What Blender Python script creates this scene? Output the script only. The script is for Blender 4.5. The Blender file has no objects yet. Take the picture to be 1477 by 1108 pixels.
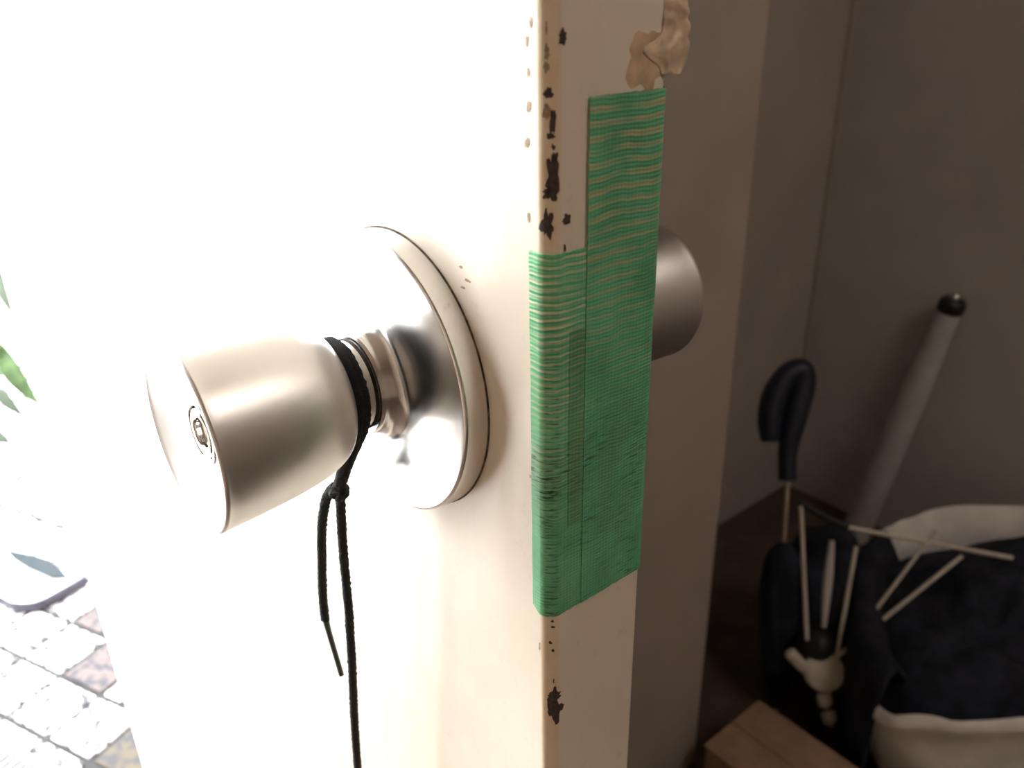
import bpy, math, random
from mathutils import Vector, Matrix, noise

random.seed(7)
SC = bpy.context.scene
COL = SC.collection
PI = math.pi

# ------------------------------------------------------------------ camera, world, exposure
CAM_POS = Vector((0.12966, -0.11588, 0.09818))
RIGHT = Vector((0.63635, 0.77115, -0.01962))
DOWN = Vector((0.31393, -0.28212, -0.90657))
FWD = Vector((-0.70463, 0.57074, -0.42161))
F_PX = 1212.15
cam_data = bpy.data.cameras.new('camera')
cam_data.sensor_fit = 'HORIZONTAL'
cam_data.sensor_width = 36.0
cam_data.lens = F_PX / 1477 * 36.0
cam_data.clip_start = 0.01
cam_data.clip_end = 200
cam_data.dof.use_dof = True
cam_data.dof.focus_distance = 0.226
cam_data.dof.aperture_fstop = 18.0
cam = bpy.data.objects.new('camera', cam_data)
COL.objects.link(cam)
m = Matrix.Identity(4)
for i, v in enumerate((RIGHT, -DOWN, -FWD)):
    for j in range(3):
        m[j][i] = v[j]
m.translation = CAM_POS
cam.matrix_world = m
SC.camera = cam

world = bpy.data.worlds.new('overcast_sky')
SC.world = world
world.use_nodes = True
bg = world.node_tree.nodes['Background']
bg.inputs['Color'].default_value = (0.97, 0.985, 1.0, 1)
bg.inputs['Strength'].default_value = 17.5

SC.view_settings.view_transform = 'Standard'
SC.view_settings.look = 'None'
SC.view_settings.gamma = 1.0
SC.view_settings.use_curve_mapping = False
SC.view_settings.exposure = 0.0


# ------------------------------------------------------------------ helpers
class NT:
    def __init__(self, name):
        self.m = bpy.data.materials.new(name)
        self.m.use_nodes = True
        self.t = self.m.node_tree
        self.b = self.t.nodes['Principled BSDF']

    def n(self, kind, **kw):
        nd = self.t.nodes.new(kind)
        for k, v in kw.items():
            if k.startswith('i_'):
                key = k[2:]
                key = int(key) if key.isdigit() else key
                self.put(nd.inputs[key], v)
            else:
                setattr(nd, k, v)
        return nd

    def put(self, sock, v):
        if isinstance(v, bpy.types.NodeSocket):
            self.t.links.new(v, sock)
        else:
            sock.default_value = v

    def math(self, op, a, b=0.0, c=None, clamp=False):
        nd = self.n('ShaderNodeMath', operation=op, use_clamp=clamp)
        self.put(nd.inputs[0], a)
        self.put(nd.inputs[1], b)
        if c is not None:
            self.put(nd.inputs[2], c)
        return nd.outputs[0]

    def mix(self, fac, a, b):
        nd = self.n('ShaderNodeMix', data_type='RGBA')
        self.put(nd.inputs[0], fac)
        self.put(nd.inputs[6], a)
        self.put(nd.inputs[7], b)
        return nd.outputs[2]

    def ramp(self, fac, lo, hi):
        nd = self.n('ShaderNodeMapRange', interpolation_type='SMOOTHSTEP')
        self.put(nd.inputs[0], fac)
        nd.inputs[1].default_value = lo
        nd.inputs[2].default_value = hi
        return nd.outputs[0]

    def noise(self, vec, scale, detail=3.0, rough=0.55):
        nd = self.n('ShaderNodeTexNoise')
        if vec is not None:
            self.put(nd.inputs['Vector'], vec)
        nd.inputs['Scale'].default_value = scale
        nd.inputs['Detail'].default_value = detail
        nd.inputs['Roughness'].default_value = rough
        return nd.outputs['Fac']

    def scaled(self, vec, s):
        nd = self.n('ShaderNodeVectorMath', operation='MULTIPLY')
        self.put(nd.inputs[0], vec)
        nd.inputs[1].default_value = s
        return nd.outputs[0]

    def bump(self, height, dist, strength=1.0):
        nd = self.n('ShaderNodeBump')
        self.put(nd.inputs['Height'], height)
        nd.inputs['Distance'].default_value = dist
        nd.inputs['Strength'].default_value = strength
        self.t.links.new(nd.outputs[0], self.b.inputs['Normal'])

    def set(self, **kw):
        for k, v in kw.items():
            self.put(self.b.inputs[k.replace('_', ' ')], v)
        return self.m


def c4(r, g, b):
    return (r, g, b, 1.0)


def plain(name, col, rough=0.5, metal=0.0, var=0.12, scale=30.0, bumpd=0.0, spec=0.4):
    t = NT(name)
    g = t.n('ShaderNodeNewGeometry').outputs['Position']
    f = t.noise(g, scale)
    dark = tuple(c * (1 - var) for c in col)
    lite = tuple(min(1, c * (1 + var)) for c in col)
    cc = t.mix(t.ramp(f, 0.3, 0.7), c4(*dark), c4(*lite))
    t.set(Base_Color=cc, Roughness=rough, Metallic=metal)
    t.b.inputs['Specular IOR Level'].default_value = spec
    if bumpd:
        t.bump(f, bumpd)
    return t.m


def mesh_obj(name, verts, faces, mat, parent=None, smooth=None, uvs=None):
    me = bpy.data.meshes.new(name)
    me.from_pydata([tuple(v) for v in verts], [], faces)
    if uvs:
        lay = me.uv_layers.new(name='UVMap')
        for lp in me.loops:
            lay.data[lp.index].uv = uvs[lp.vertex_index]
    me.validate()
    if smooth is not None:
        for p in me.polygons:
            p.use_smooth = True
        me.set_sharp_from_angle(angle=math.radians(smooth))
    if mat:
        me.materials.append(mat)
    o = bpy.data.objects.new(name, me)
    COL.objects.link(o)
    if parent:
        o.parent = parent
        o.matrix_parent_inverse = parent.matrix_world.inverted()
    return o


def empty(name, loc=(0, 0, 0)):
    o = bpy.data.objects.new(name, None)
    o.location = loc
    o.empty_display_size = 0.02
    COL.objects.link(o)
    o.matrix_world = Matrix.Translation(loc)
    return o


def tag(o, label=None, cat=None, group=None, kind=None):
    if label:
        o['label'] = label
    if cat:
        o['category'] = cat
    if group:
        o['group'] = group
    if kind:
        o['kind'] = kind
    return o


def box_geo(x0, x1, y0, y1, z0, z1, bev=0.0):
    if bev <= 0:
        v = [(x, y, z) for x in (x0, x1) for y in (y0, y1) for z in (z0, z1)]
        f = [(0, 1, 3, 2), (4, 6, 7, 5), (0, 4, 5, 1), (2, 3, 7, 6), (0, 2, 6, 4), (1, 5, 7, 3)]
        return v, f
    import bmesh
    bm = bmesh.new()
    bmesh.ops.create_cube(bm, size=1.0)
    for vv in bm.verts:
        vv.co = Vector(((x0 + x1) / 2 + vv.co.x * (x1 - x0), (y0 + y1) / 2 + vv.co.y * (y1 - y0),
                        (z0 + z1) / 2 + vv.co.z * (z1 - z0)))
    bmesh.ops.bevel(bm, geom=bm.edges[:], offset=bev, segments=2, profile=0.5, affect='EDGES')
    bm.verts.index_update()
    v = [vv.co.copy() for vv in bm.verts]
    f = [tuple(q.index for q in ff.verts) for ff in bm.faces]
    bm.free()
    return v, f


def box(name, x0, x1, y0, y1, z0, z1, mat, parent=None, bev=0.0):
    v, f = box_geo(x0, x1, y0, y1, z0, z1, bev)
    return mesh_obj(name, v, f, mat, parent, smooth=35 if bev else None)


def frame_from(axis):
    a = Vector(axis).normalized()
    ref = Vector((0, 0, 1)) if abs(a.z) < 0.9 else Vector((1, 0, 0))
    u = a.cross(ref).normalized()
    w = a.cross(u).normalized()
    return a, u, w


def lathe(name, origin, axis, prof, mat, parent=None, seg=96, smooth=30, cap0=True, cap1=True):
    """prof: list of (radius, height along axis)."""
    a, u, w = frame_from(axis)
    o = Vector(origin)
    V, Fc = [], []
    for r, h in prof:
        for k in range(seg):
            t = 2 * PI * k / seg
            V.append(o + a * h + (u * math.cos(t) + w * math.sin(t)) * r)
    for i in range(len(prof) - 1):
        for k in range(seg):
            k2 = (k + 1) % seg
            Fc.append((i * seg + k, i * seg + k2, (i + 1) * seg + k2, (i + 1) * seg + k))
    if cap0:
        Fc.append(tuple(range(seg - 1, -1, -1)))
    if cap1:
        b = (len(prof) - 1) * seg
        Fc.append(tuple(b + k for k in range(seg)))
    ob = mesh_obj(name, V, Fc, mat, parent, smooth=smooth)
    import bmesh
    bm = bmesh.new()
    bm.from_mesh(ob.data)
    bmesh.ops.recalc_face_normals(bm, faces=bm.faces[:])
    bm.to_mesh(ob.data)
    bm.free()
    return ob


def catmull(pts, n=6):
    P = [Vector(p) for p in pts]
    out = []
    for i in range(len(P) - 1):
        p0 = P[i - 1] if i else P[0] * 2 - P[1]
        p1, p2 = P[i], P[i + 1]
        p3 = P[i + 2] if i + 2 < len(P) else P[-1] * 2 - P[-2]
        for k in range(n):
            t = k / n
            out.append(0.5 * ((2 * p1) + (p2 - p0) * t + (2 * p0 - 5 * p1 + 4 * p2 - p3) * t * t
                              + (3 * p1 - p0 - 3 * p2 + p3) * t ** 3))
    out.append(P[-1])
    return out


def sprof(pts, n=5):
    """smooth (r,h) profile"""
    return [(max(0.0, p.x), p.y) for p in catmull([(a, b, 0) for a, b in pts], n)]


def tube(name, pts, rad, mat, parent=None, seg=10, n=6, twist=0.0, lobes=0, closed=False, fuzz=0.0):
    """swept tube; rad a number or list per control point; lobes/twist give a laid-rope relief"""
    P = catmull(pts, n)
    if isinstance(rad, (int, float)):
        rr = [rad] * len(P)
    else:
        rr = [v.x for v in catmull([(r, 0, 0) for r in rad], n)]
    V, Fc = [], []
    up = None
    dist = 0.0
    for i, p in enumerate(P):
        tan = (P[min(i + 1, len(P) - 1)] - P[max(i - 1, 0)]).normalized()
        if up is None:
            up = frame_from(tan)[1]
        up = (up - tan * up.dot(tan)).normalized()
        w = tan.cross(up)
        if i:
            dist += (p - P[i - 1]).length
        for k in range(seg):
            t = 2 * PI * k / seg
            r = rr[i]
            if lobes:
                r *= 1 + 0.09 * math.cos(lobes * t + twist * dist)
            if fuzz:
                r *= 1 + fuzz * noise.noise(Vector((k * 3.1, dist * 1900, 1.7)))
            V.append(p + (up * math.cos(t) + w * math.sin(t)) * r)
    L = len(P)
    for i in range(L - 1):
        for k in range(seg):
            k2 = (k + 1) % seg
            Fc.append((i * seg + k, i * seg + k2, (i + 1) * seg + k2, (i + 1) * seg + k))
    Fc.append(tuple(range(seg - 1, -1, -1)))
    Fc.append(tuple((L - 1) * seg + k for k in range(seg)))
    return mesh_obj(name, V, Fc, mat, parent, smooth=60)


def blob(name, c, rx, ry, rz, mat, parent=None, amp=0.1, freq=20.0, seg=40, rings=24):
    V, Fc = [], []
    c = Vector(c)
    for i in range(rings + 1):
        ph = PI * i / rings
        for k in range(seg):
            t = 2 * PI * k / seg
            d = Vector((math.sin(ph) * math.cos(t), math.sin(ph) * math.sin(t), math.cos(ph)))
            q = Vector((d.x * rx, d.y * ry, d.z * rz))
            s = 1 + amp * noise.fractal((c + q) * freq, 1.0, 2.0, 3)
            V.append(c + q * s)
    for i in range(rings):
        for k in range(seg):
            k2 = (k + 1) % seg
            Fc.append((i * seg + k, (i + 1) * seg + k, (i + 1) * seg + k2, i * seg + k2))
    return mesh_obj(name, V, Fc, mat, parent, smooth=80)


# ------------------------------------------------------------------ materials
def paint_mat():
    t = NT('aged_cream_paint')
    g = t.n('ShaderNodeNewGeometry').outputs['Position']
    big = t.noise(g, 22.0, 4, 0.6)
    fine = t.noise(g, 160.0, 3, 0.6)
    streak = t.noise(t.scaled(g, (120, 120, 9)), 1.0, 3, 0.6)
    c = t.mix(t.ramp(big, 0.35, 0.7), c4(0.80, 0.73, 0.62), c4(0.75, 0.67, 0.555))
    c = t.mix(t.math('MULTIPLY', t.ramp(fine, 0.6, 0.78), 0.35), c, c4(0.55, 0.43, 0.32))
    c = t.mix(t.math('MULTIPLY', t.ramp(streak, 0.55, 0.75), 0.10), c, c4(0.62, 0.52, 0.42))
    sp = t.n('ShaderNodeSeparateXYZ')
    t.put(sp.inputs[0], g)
    worn_lit = t.math('MULTIPLY', t.ramp(sp.outputs[0], -0.0042, -0.0026), t.math('SUBTRACT', 1.0, t.ramp(sp.outputs[1], 0.0024, 0.0042)))
    worn_lit = t.math('MULTIPLY', worn_lit, t.math('MULTIPLY_ADD', t.ramp(t.noise(g, 130.0, 3, 0.6), 0.3, 0.7), 0.5, 0.35))
    c = t.mix(worn_lit, c, c4(0.74, 0.57, 0.37))  # tan near corner: worn paint plus the light it catches, put into the colour
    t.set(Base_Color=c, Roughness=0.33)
    t.b.inputs['Specular IOR Level'].default_value = 0.45
    h = t.math('ADD', t.math('MULTIPLY', streak, 0.25), t.math('MULTIPLY', big, 1.2))
    t.bump(h, 0.0006, 0.6)
    return t.m


def steel_mat(name, col, rough, axis_c=None, aniso=0.0):
    t = NT(name)
    g = t.n('ShaderNodeNewGeometry').outputs['Position']
    f = t.noise(g, 90.0, 3, 0.6)
    f2 = t.noise(t.scaled(g, (60, 2600, 60)), 1.0, 2, 0.5)
    r = t.math('ADD', t.math('MULTIPLY', f, 0.10), rough - 0.05)
    t.set(Base_Color=c4(*col), Metallic=1.0, Roughness=r)
    t.bump(t.math('ADD', f2, t.math('MULTIPLY', f, 0.5)), 0.00002, 0.25)
    return t.m


def tape_mat(name, base, gap, period, width, z_hi, z_lo, weave_lo, dark_amt, irregular, bevel=False):
    """green woven cloth tape: cross threads (v) with pale gaps where the weave is open, warp threads (u)"""
    t = NT(name)
    uv = t.n('ShaderNodeUVMap', uv_map='UVMap').outputs[0]
    sep = t.n('ShaderNodeSeparateXYZ')
    t.put(sep.inputs[0], uv)
    u, v = sep.outputs[0], sep.outputs[1]
    wob = t.noise(t.scaled(uv, (110, 60, 0)), 1.0, 2, 0.5)
    v2 = t.math('ADD', v, t.math('MULTIPLY', t.math('SUBTRACT', wob, 0.5), 0.0022))
    s1 = t.math('MULTIPLY_ADD', t.math('SINE', t.math('MULTIPLY', v2, 2 * PI / period)), 0.5, 0.5)
    cn = t.n('ShaderNodeCombineXYZ')
    t.put(cn.inputs[0], t.math('MULTIPLY', u, 45.0))
    t.put(cn.inputs[1], t.math('MULTIPLY', v2, 1 / period))
    irr = t.noise(cn.outputs[0], 0.9, 2, 0.6)
    line = t.math('ADD', t.math('MULTIPLY', s1, 1 - irregular), t.math('MULTIPLY', irr, irregular * 1.3))
    lines = t.ramp(line, 1 - width - 0.09, 1 - width + 0.09)
    fade = t.n('ShaderNodeMapRange')
    t.put(fade.inputs[0], v)
    fade.inputs[1].default_value = z_lo
    fade.inputs[2].default_value = z_hi
    patch = t.ramp(t.noise(t.scaled(uv, (70, 95, 0)), 1.0, 3, 0.6), 0.25, 0.62)
    lf = t.math('MULTIPLY', t.math('MULTIPLY', lines, fade.outputs[0]), patch)
    tone = t.noise(t.scaled(uv, (60, 45, 0)), 1.0, 4, 0.6)
    b2 = tuple(x * 0.66 for x in base)
    col = t.mix(t.ramp(tone, 0.3, 0.72), c4(*base), c4(*b2))
    # weave: small cells, stronger in the worn lower part
    wu = t.math('SINE', t.math('MULTIPLY', u, 2 * PI / 0.00115))
    wv = t.math('SINE', t.math('MULTIPLY', v2, 2 * PI / 0.00095))
    wv_hi = t.ramp(wv, 0.35, 0.95)
    wu_hi = t.ramp(wu, 0.5, 0.98)
    low = t.n('ShaderNodeMapRange')
    t.put(low.inputs[0], v)
    low.inputs[1].default_value = weave_lo + 0.03
    low.inputs[2].default_value = weave_lo - 0.005
    cell = t.math('MULTIPLY', t.math('MAXIMUM', t.math('MULTIPLY', wv_hi, 0.75), t.math('MULTIPLY', wu_hi, 0.2)),
                  t.math('MULTIPLY', low.outputs[0], t.ramp(t.noise(t.scaled(uv, (130, 60, 0)), 1.0, 3), 0.35, 0.65)))
    col = t.mix(t.math('MULTIPLY', cell, 0.55), col, c4(0.34, 0.46, 0.30))
    col = t.mix(t.math('MULTIPLY', lf, 0.85), col, c4(*gap))
    # dark dirt caught between threads
    dn = t.noise(t.scaled(uv, (170, 1500, 0)), 1.0, 2, 0.5)
    dz = t.ramp(t.noise(t.scaled(uv, (90, 40, 0)), 1.0, 2), 0.42, 0.66)
    dark = t.math('MULTIPLY', t.math('MULTIPLY', t.ramp(dn, 0.54, 0.62), dz), t.math('MULTIPLY', low.outputs[0], dark_amt))
    if bevel:
        bv = t.math('MULTIPLY', t.ramp(u, 0.0008, 0.0022), t.math('SUBTRACT', 1.0, t.ramp(u, 0.0042, 0.0062)))
        bl = t.n('ShaderNodeMapRange')
        t.put(bl.inputs[0], v)
        bl.inputs[1].default_value = 0.036
        bl.inputs[2].default_value = 0.012
        dl = t.ramp(t.noise(t.scaled(uv, (260, 900, 0)), 1.0, 3, 0.6), 0.44, 0.60)
        ds = t.ramp(wv, -0.1, 0.7)
        dark = t.math('MAXIMUM', dark, t.math('MULTIPLY', t.math('MULTIPLY', bv, bl.outputs[0]),
                      t.math('MULTIPLY', t.math('MULTIPLY', dl, ds), 0.8)))
    col = t.mix(dark, col, c4(0.02, 0.05, 0.045))
    t.set(Base_Color=col, Roughness=0.42)
    t.b.inputs['Specular IOR Level'].default_value = 0.4
    hgt = t.math('ADD', t.math('MULTIPLY', wv, 0.5), t.math('ADD', t.math('MULTIPLY', wu, 0.12),
                 t.math('MULTIPLY', tone, 3.0)))
    t.bump(hgt, 0.00012, 0.7)
    return t.m


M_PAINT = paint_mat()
M_STEEL = steel_mat('brushed_stainless', (0.72, 0.71, 0.70), 0.38)
M_STEEL_POL = steel_mat('polished_stainless', (0.80, 0.79, 0.78), 0.12)
M_STEEL_ROSE = steel_mat('satin_stainless', (0.76, 0.755, 0.75), 0.20)
M_BRASS = plain('dull_brass', (0.62, 0.52, 0.38), 0.35, 1.0, 0.1, 300)
M_DARKGAP = plain('dark_gap', (0.05, 0.04, 0.03), 0.8)
M_CRACK = plain('brown_crack', (0.13, 0.09, 0.055), 0.8, 0, 0.8, 400)
M_CHIP = plain('bare_primer', (0.060, 0.040, 0.042), 0.6, 0, 0.35, 900, 0.0002)
M_CHIP_TAN = plain('old_tan_undercoat', (0.36, 0.26, 0.17), 0.65, 0, 0.25, 900, 0.0001)
M_CHIP_RIM = plain('broken_paint_rim', (0.72, 0.60, 0.42), 0.5, 0, 0.1, 500)
M_FLAP = plain('peeling_paint_film', (0.66, 0.52, 0.38), 0.45, 0, 0.2, 220, 0.0003)
M_RESID = plain('torn_paint_patch', (0.60, 0.44, 0.29), 0.55, 0, 0.2, 160, 0.0002)
M_CORD = plain('black_cotton_cord', (0.016, 0.017, 0.018), 0.95, 0, 0.4, 2500, 0.0004)
M_CORD_TIP = plain('dark_heat_shrunk_tip', (0.05, 0.055, 0.05), 0.5, 0, 0.2, 800)
M_WALL = plain('brown_plaster', (0.25, 0.185, 0.135), 0.85, 0, 0.08, 8, 0.001)
M_WALLC = plain('grey_brown_board', (0.54, 0.51, 0.49), 0.7, 0, 0.06, 5)
M_WALLL = plain('tan_plaster', (0.36, 0.285, 0.215), 0.85, 0, 0.08, 8, 0.001)
M_WALLF = plain('brown_board', (0.42, 0.38, 0.345), 0.75, 0, 0.06, 5)
M_CLOSET = plain('brown_beige_panel', (0.43, 0.38, 0.335), 0.7, 0, 0.07, 6)
M_CEIL = plain('ceiling_board', (0.34, 0.25, 0.18), 0.9, 0, 0.06, 6)
M_FLOOR = plain('brown_floor', (0.085, 0.055, 0.04), 0.6, 0, 0.25, 14)
M_GROUND = plain('pale_concrete', (0.62, 0.60, 0.57), 0.9, 0, 0.12, 3)
M_GWALL = plain('white_garden_wall', (0.85, 0.85, 0.83), 0.9, 0, 0.05, 3)
M_GROUT = plain('dark_grout', (0.024, 0.024, 0.025), 0.95, 0, 0.2, 40)
M_FRAME = plain('cream_steel_frame', (0.66, 0.58, 0.47), 0.45, 0, 0.06, 10)

# ------------------------------------------------------------------ the setting
FZ = -1.0          # floor level (knob axis is z = 0)
CZ = 1.40          # ceiling
XF = -0.812        # inner face of the wall that holds the doorway
YR = 1.50          # right wall
YL = -1.25         # left wall
XB = 2.30          # wall behind the camera


def struct(o):
    o['kind'] = 'structure'
    return o


struct(box('floor', XF - 0.09, XB + 0.1, YL - 0.1, YR + 0.1, FZ - 0.1, FZ, M_FLOOR))
struct(box('ceiling', XF - 0.09, XB + 0.1, YL - 0.1, YR + 0.1, CZ, CZ + 0.1, M_CEIL))
struct(box('wall_right', XF - 0.09, XB + 0.1, YR, YR + 0.1, FZ, CZ, M_WALLC))
struct(box('wall_left', XF - 0.09, XB + 0.1, YL - 0.1, YL, FZ, CZ, M_WALLL))
struct(box('wall_back', XB, XB + 0.1, YL, YR, FZ, CZ, M_WALL))
wf = empty('wall_front', (XF, 0, FZ))
struct(wf)
box('wall_panel', XF - 0.09, XF, 0.05, YR, FZ, CZ, M_WALLF, wf)
box('wall_panel', XF - 0.09, XF, YL, -0.80, FZ, CZ, M_WALL, wf)
box('lintel', XF - 0.09, XF, -0.80, 0.05, 1.02, CZ, M_WALL, wf)
tr = empty('trim_1', (XF, 0, FZ))
struct(tr)
box('frame_jamb', XF - 0.10, XF + 0.012, 0.045, 0.085, FZ, 1.04, M_FRAME, tr, 0.003)
box('frame_jamb', XF - 0.10, XF + 0.012, -0.84, -0.80, FZ, 1.04, M_FRAME, tr, 0.003)
box('frame_head', XF - 0.10, XF + 0.012, -0.80, 0.045, 1.0, 1.04, M_FRAME, tr, 0.003)
# closet block beside the doorway, behind the open door
struct(box('wall_closet', XF, -0.427, 0.16, 0.686, FZ, CZ, M_CLOSET, None, 0.006))
struct(box('trim_2', XF, XF + 0.008, YR - 0.005, YR, FZ, CZ, M_CLOSET, None, 0.001))

# added fill lamp, unseen behind the camera, brightens dim corner and door edge
def emis(name, col, strength):
    t = NT(name)
    t.set(Base_Color=c4(*col), Emission_Color=c4(*col), Emission_Strength=strength)
    return t.m


lamp = empty('added_fill_lamp', (1.15, 0.70, CZ))
tag(lamp, 'added round warm white fill light, unseen behind the viewer, brightening the dim corner', 'added fill lamp')
lathe('fill_lamp_base', (1.15, 0.70, CZ), (0, 0, -1), [(0.10, 0.0), (0.10, 0.02), (0.06, 0.03)], M_FRAME, lamp, 32)
lathe('fill_lamp_shade', (1.15, 0.70, CZ), (0, 0, -1), [(0.37, 0.03), (0.38, 0.05), (0.33, 0.10), (0.20, 0.135), (0.01, 0.145)],
      emis('added_lamp_glow', (1.0, 0.885, 0.78), 7.0), lamp, 40)

# ------------------------------------------------------------------ the open door
T = 0.036
RB = 0.0035
ARC = RB * PI / 2
S_EDGE_END = ARC + (T - 2 * RB)
S_BACK = S_EDGE_END + ARC


RC1 = 0.0026                       # rounding where the flat chamfer meets front face and edge
TL = RC1 * math.tan(PI / 8)
CH = RB - TL                       # chamfer leg
FLAT = CH * math.sqrt(2) - 2 * TL
CHLEN = FLAT + RC1 * PI / 2


def corner(q, off):
    """near corner, q 0..1 from the front face to the edge: returns x, y"""
    d = q * CHLEN
    a1 = RC1 * PI / 4
    if d < a1:
        a = d / RC1
        return -RB + (RC1 + off) * math.sin(a), RC1 - (RC1 + off) * math.cos(a)
    if d < a1 + FLAT:
        w = d - a1
        k = math.sqrt(0.5)
        x0, y0 = -RB + RC1 * k, RC1 - RC1 * k
        return x0 + (w + off) * k, y0 + (w - off) * k
    a = PI / 4 + (d - a1 - FLAT) / RC1
    return -RC1 + (RC1 + off) * math.sin(a), RB - (RC1 + off) * math.cos(a)


def surf(s, z, off=0.0):
    """point on the door skin: s runs from the front face (s<0) round the near corner, over the edge, round the far corner"""
    if s <= 0:
        return Vector((-RB + s, -off, z))
    if s <= ARC:
        x, y = corner(s / ARC, off)
        return Vector((x, y, z))
    if s <= S_EDGE_END:
        return Vector((off, RB + s - ARC, z))
    if s <= S_BACK:
        a = (s - S_EDGE_END) / RB
        return Vector((-RB + (RB + off) * math.cos(a), T - RB + (RB + off) * math.sin(a), z))
    return Vector((-RB - (s - S_BACK), T + off, z))


sec = [(-0.808, 0.0)]
sec += [tuple(surf(ARC * k / 20, 0)[:2]) for k in range(21)]
sec += [tuple(surf(S_EDGE_END + ARC * k / 8, 0)[:2]) for k in range(9)]
sec += [(-0.808, T)]
dv = [(x, y, FZ + 0.012) for x, y in sec] + [(x, y, 0.995) for x, y in sec]
nn = len(sec)
df = [(i, (i + 1) % nn, nn + (i + 1) % nn, nn + i) for i in range(nn)]
df += [tuple(range(nn - 1, -1, -1)), tuple(range(nn, 2 * nn))]
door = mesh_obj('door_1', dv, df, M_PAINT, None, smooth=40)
struct(door)
door['label'] = 'open cream painted steel door with chipped edge'


def patch(name, s, z, ws, hz, mat, off, seed, jag=0.28, n=44, rings=4, parent=door, shape=None):
    """irregular flat flake of bare metal lying on the door skin"""
    rnd = random.Random(seed)
    ph = rnd.uniform(0, 50)
    V = [surf(s, z, off)]
    Fc = []
    for i in range(1, rings + 1):
        for k in range(n):
            t = 2 * PI * k / n
            r = 1 + jag * noise.noise(Vector((math.cos(t) * 1.5 + ph, math.sin(t) * 1.5, ph))) * 1.9 \
                + jag * 0.75 * noise.noise(Vector((math.cos(t) * 3.5 + ph, math.sin(t) * 3.5, 3.0))) \
                + jag * 0.35 * noise.noise(Vector((math.cos(t) * 9 + ph, math.sin(t) * 9, 6.0)))
            zz = math.sin(t)
            w = 1.0
            if shape:
                w = shape(zz)
            V.append(surf(s + ws * math.cos(t) * r * w * i / rings, z + hz * zz * r * i / rings, off))
    for k in range(n):
        Fc.append((0, 1 + k, 1 + (k + 1) % n))
    for i in range(rings - 1):
        for k in range(n):
            a = 1 + i * n + k
            b = 1 + i * n + (k + 1) % n
            Fc.append((a, a + n, b + n, b))
    return mesh_obj(name, V, Fc, mat, parent)


# ------------------------------------------------------------------ knob set (one lockset through the door)
KX = -0.064
knobset = empty('door_knob', (KX, 0, 0))
tag(knobset, 'round brushed stainless steel door knob with its wide round backing plate', 'door knob')
AX = (0, -1, 0)
O = (KX, 0, 0)
rose = lathe('backing_plate', O, AX,
             [(0.0411, 0.0003), (0.0411, 0.0020)] + sprof([(0.0411, 0.0030), (0.04095, 0.0064), (0.0407, 0.0071), (0.0403, 0.0074)])
             + sprof([(0.0400, 0.00745), (0.034, 0.0081), (0.026, 0.0088), (0.0205, 0.0093), (0.0178, 0.0099),
                      (0.0162, 0.0112), (0.0153, 0.0132), (0.0149, 0.0150)], 6)
             + [(0.0145, 0.0157), (0.0140, 0.0159), (0.0128, 0.0159)], M_STEEL_ROSE, knobset, 128, 28)
lathe('crack_line', O, AX, [(0.0413, 0.00005), (0.0414, 0.0002), (0.0413, 0.0004), (0.040, 0.0005)], M_CRACK, rose, 128)  # thin dark ring drawn as the crack line between plate and door
collar = lathe('collar', O, AX, [(0.0120, 0.0150), (0.0127, 0.0160), (0.0127, 0.0175), (0.0124, 0.0182), (0.0122, 0.0262)],
               M_STEEL, knobset, 96)
lathe('collar_seam', O, AX, [(0.0130, 0.0157), (0.0131, 0.0160), (0.0131, 0.0163), (0.0128, 0.0165)], M_DARKGAP, collar, 96)
KNOB_PROF = sprof([(0.0118, 0.0236), (0.0150, 0.0238), (0.0172, 0.0247), (0.0192, 0.0267), (0.0208, 0.0298), (0.0222, 0.0345),
                   (0.0233, 0.041), (0.0241, 0.048), (0.0247, 0.055), (0.0251, 0.0612)], 6)
KNOB_PROF += sprof([(0.02525, 0.0626), (0.02535, 0.0632), (0.0250, 0.0638), (0.0245, 0.0640), (0.0240, 0.0638)], 4)
KNOB_PROF += sprof([(0.0234, 0.0635), (0.0215, 0.0628), (0.018, 0.0616), (0.013, 0.0602), (0.0082, 0.0590)], 5)
knob = lathe('knob_body', O, AX, KNOB_PROF + [(0.0080, 0.0575)], M_STEEL, knobset, 128, 28)
# polished dished face carries the key cylinder
cyl = lathe('key_cylinder', O, AX, [(0.0064, 0.0565), (0.0066, 0.0588), (0.0064, 0.0594), (0.0060, 0.0596), (0.0046, 0.0595),
                                    (0.0040, 0.0591), (0.0038, 0.0575)], M_STEEL_POL, knob, 64, cap0=True, cap1=False)
lathe('keyhole_core', O, AX, [(0.0039, 0.0560), (0.0039, 0.0577), (0.0034, 0.0580), (0.0010, 0.0580)], M_BRASS, cyl, 48)
box('key_slot', KX - 0.0005, KX + 0.0005, -0.05815, -0.0560, -0.0030, 0.0024, M_DARKGAP, cyl)
lathe('face_ring', O, AX, sprof([(0.0084, 0.0584), (0.0086, 0.0592), (0.0080, 0.0596), (0.0071, 0.0593), (0.0068, 0.0580)], 4),
      M_STEEL_POL, knob, 64, cap0=False, cap1=False)
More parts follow.
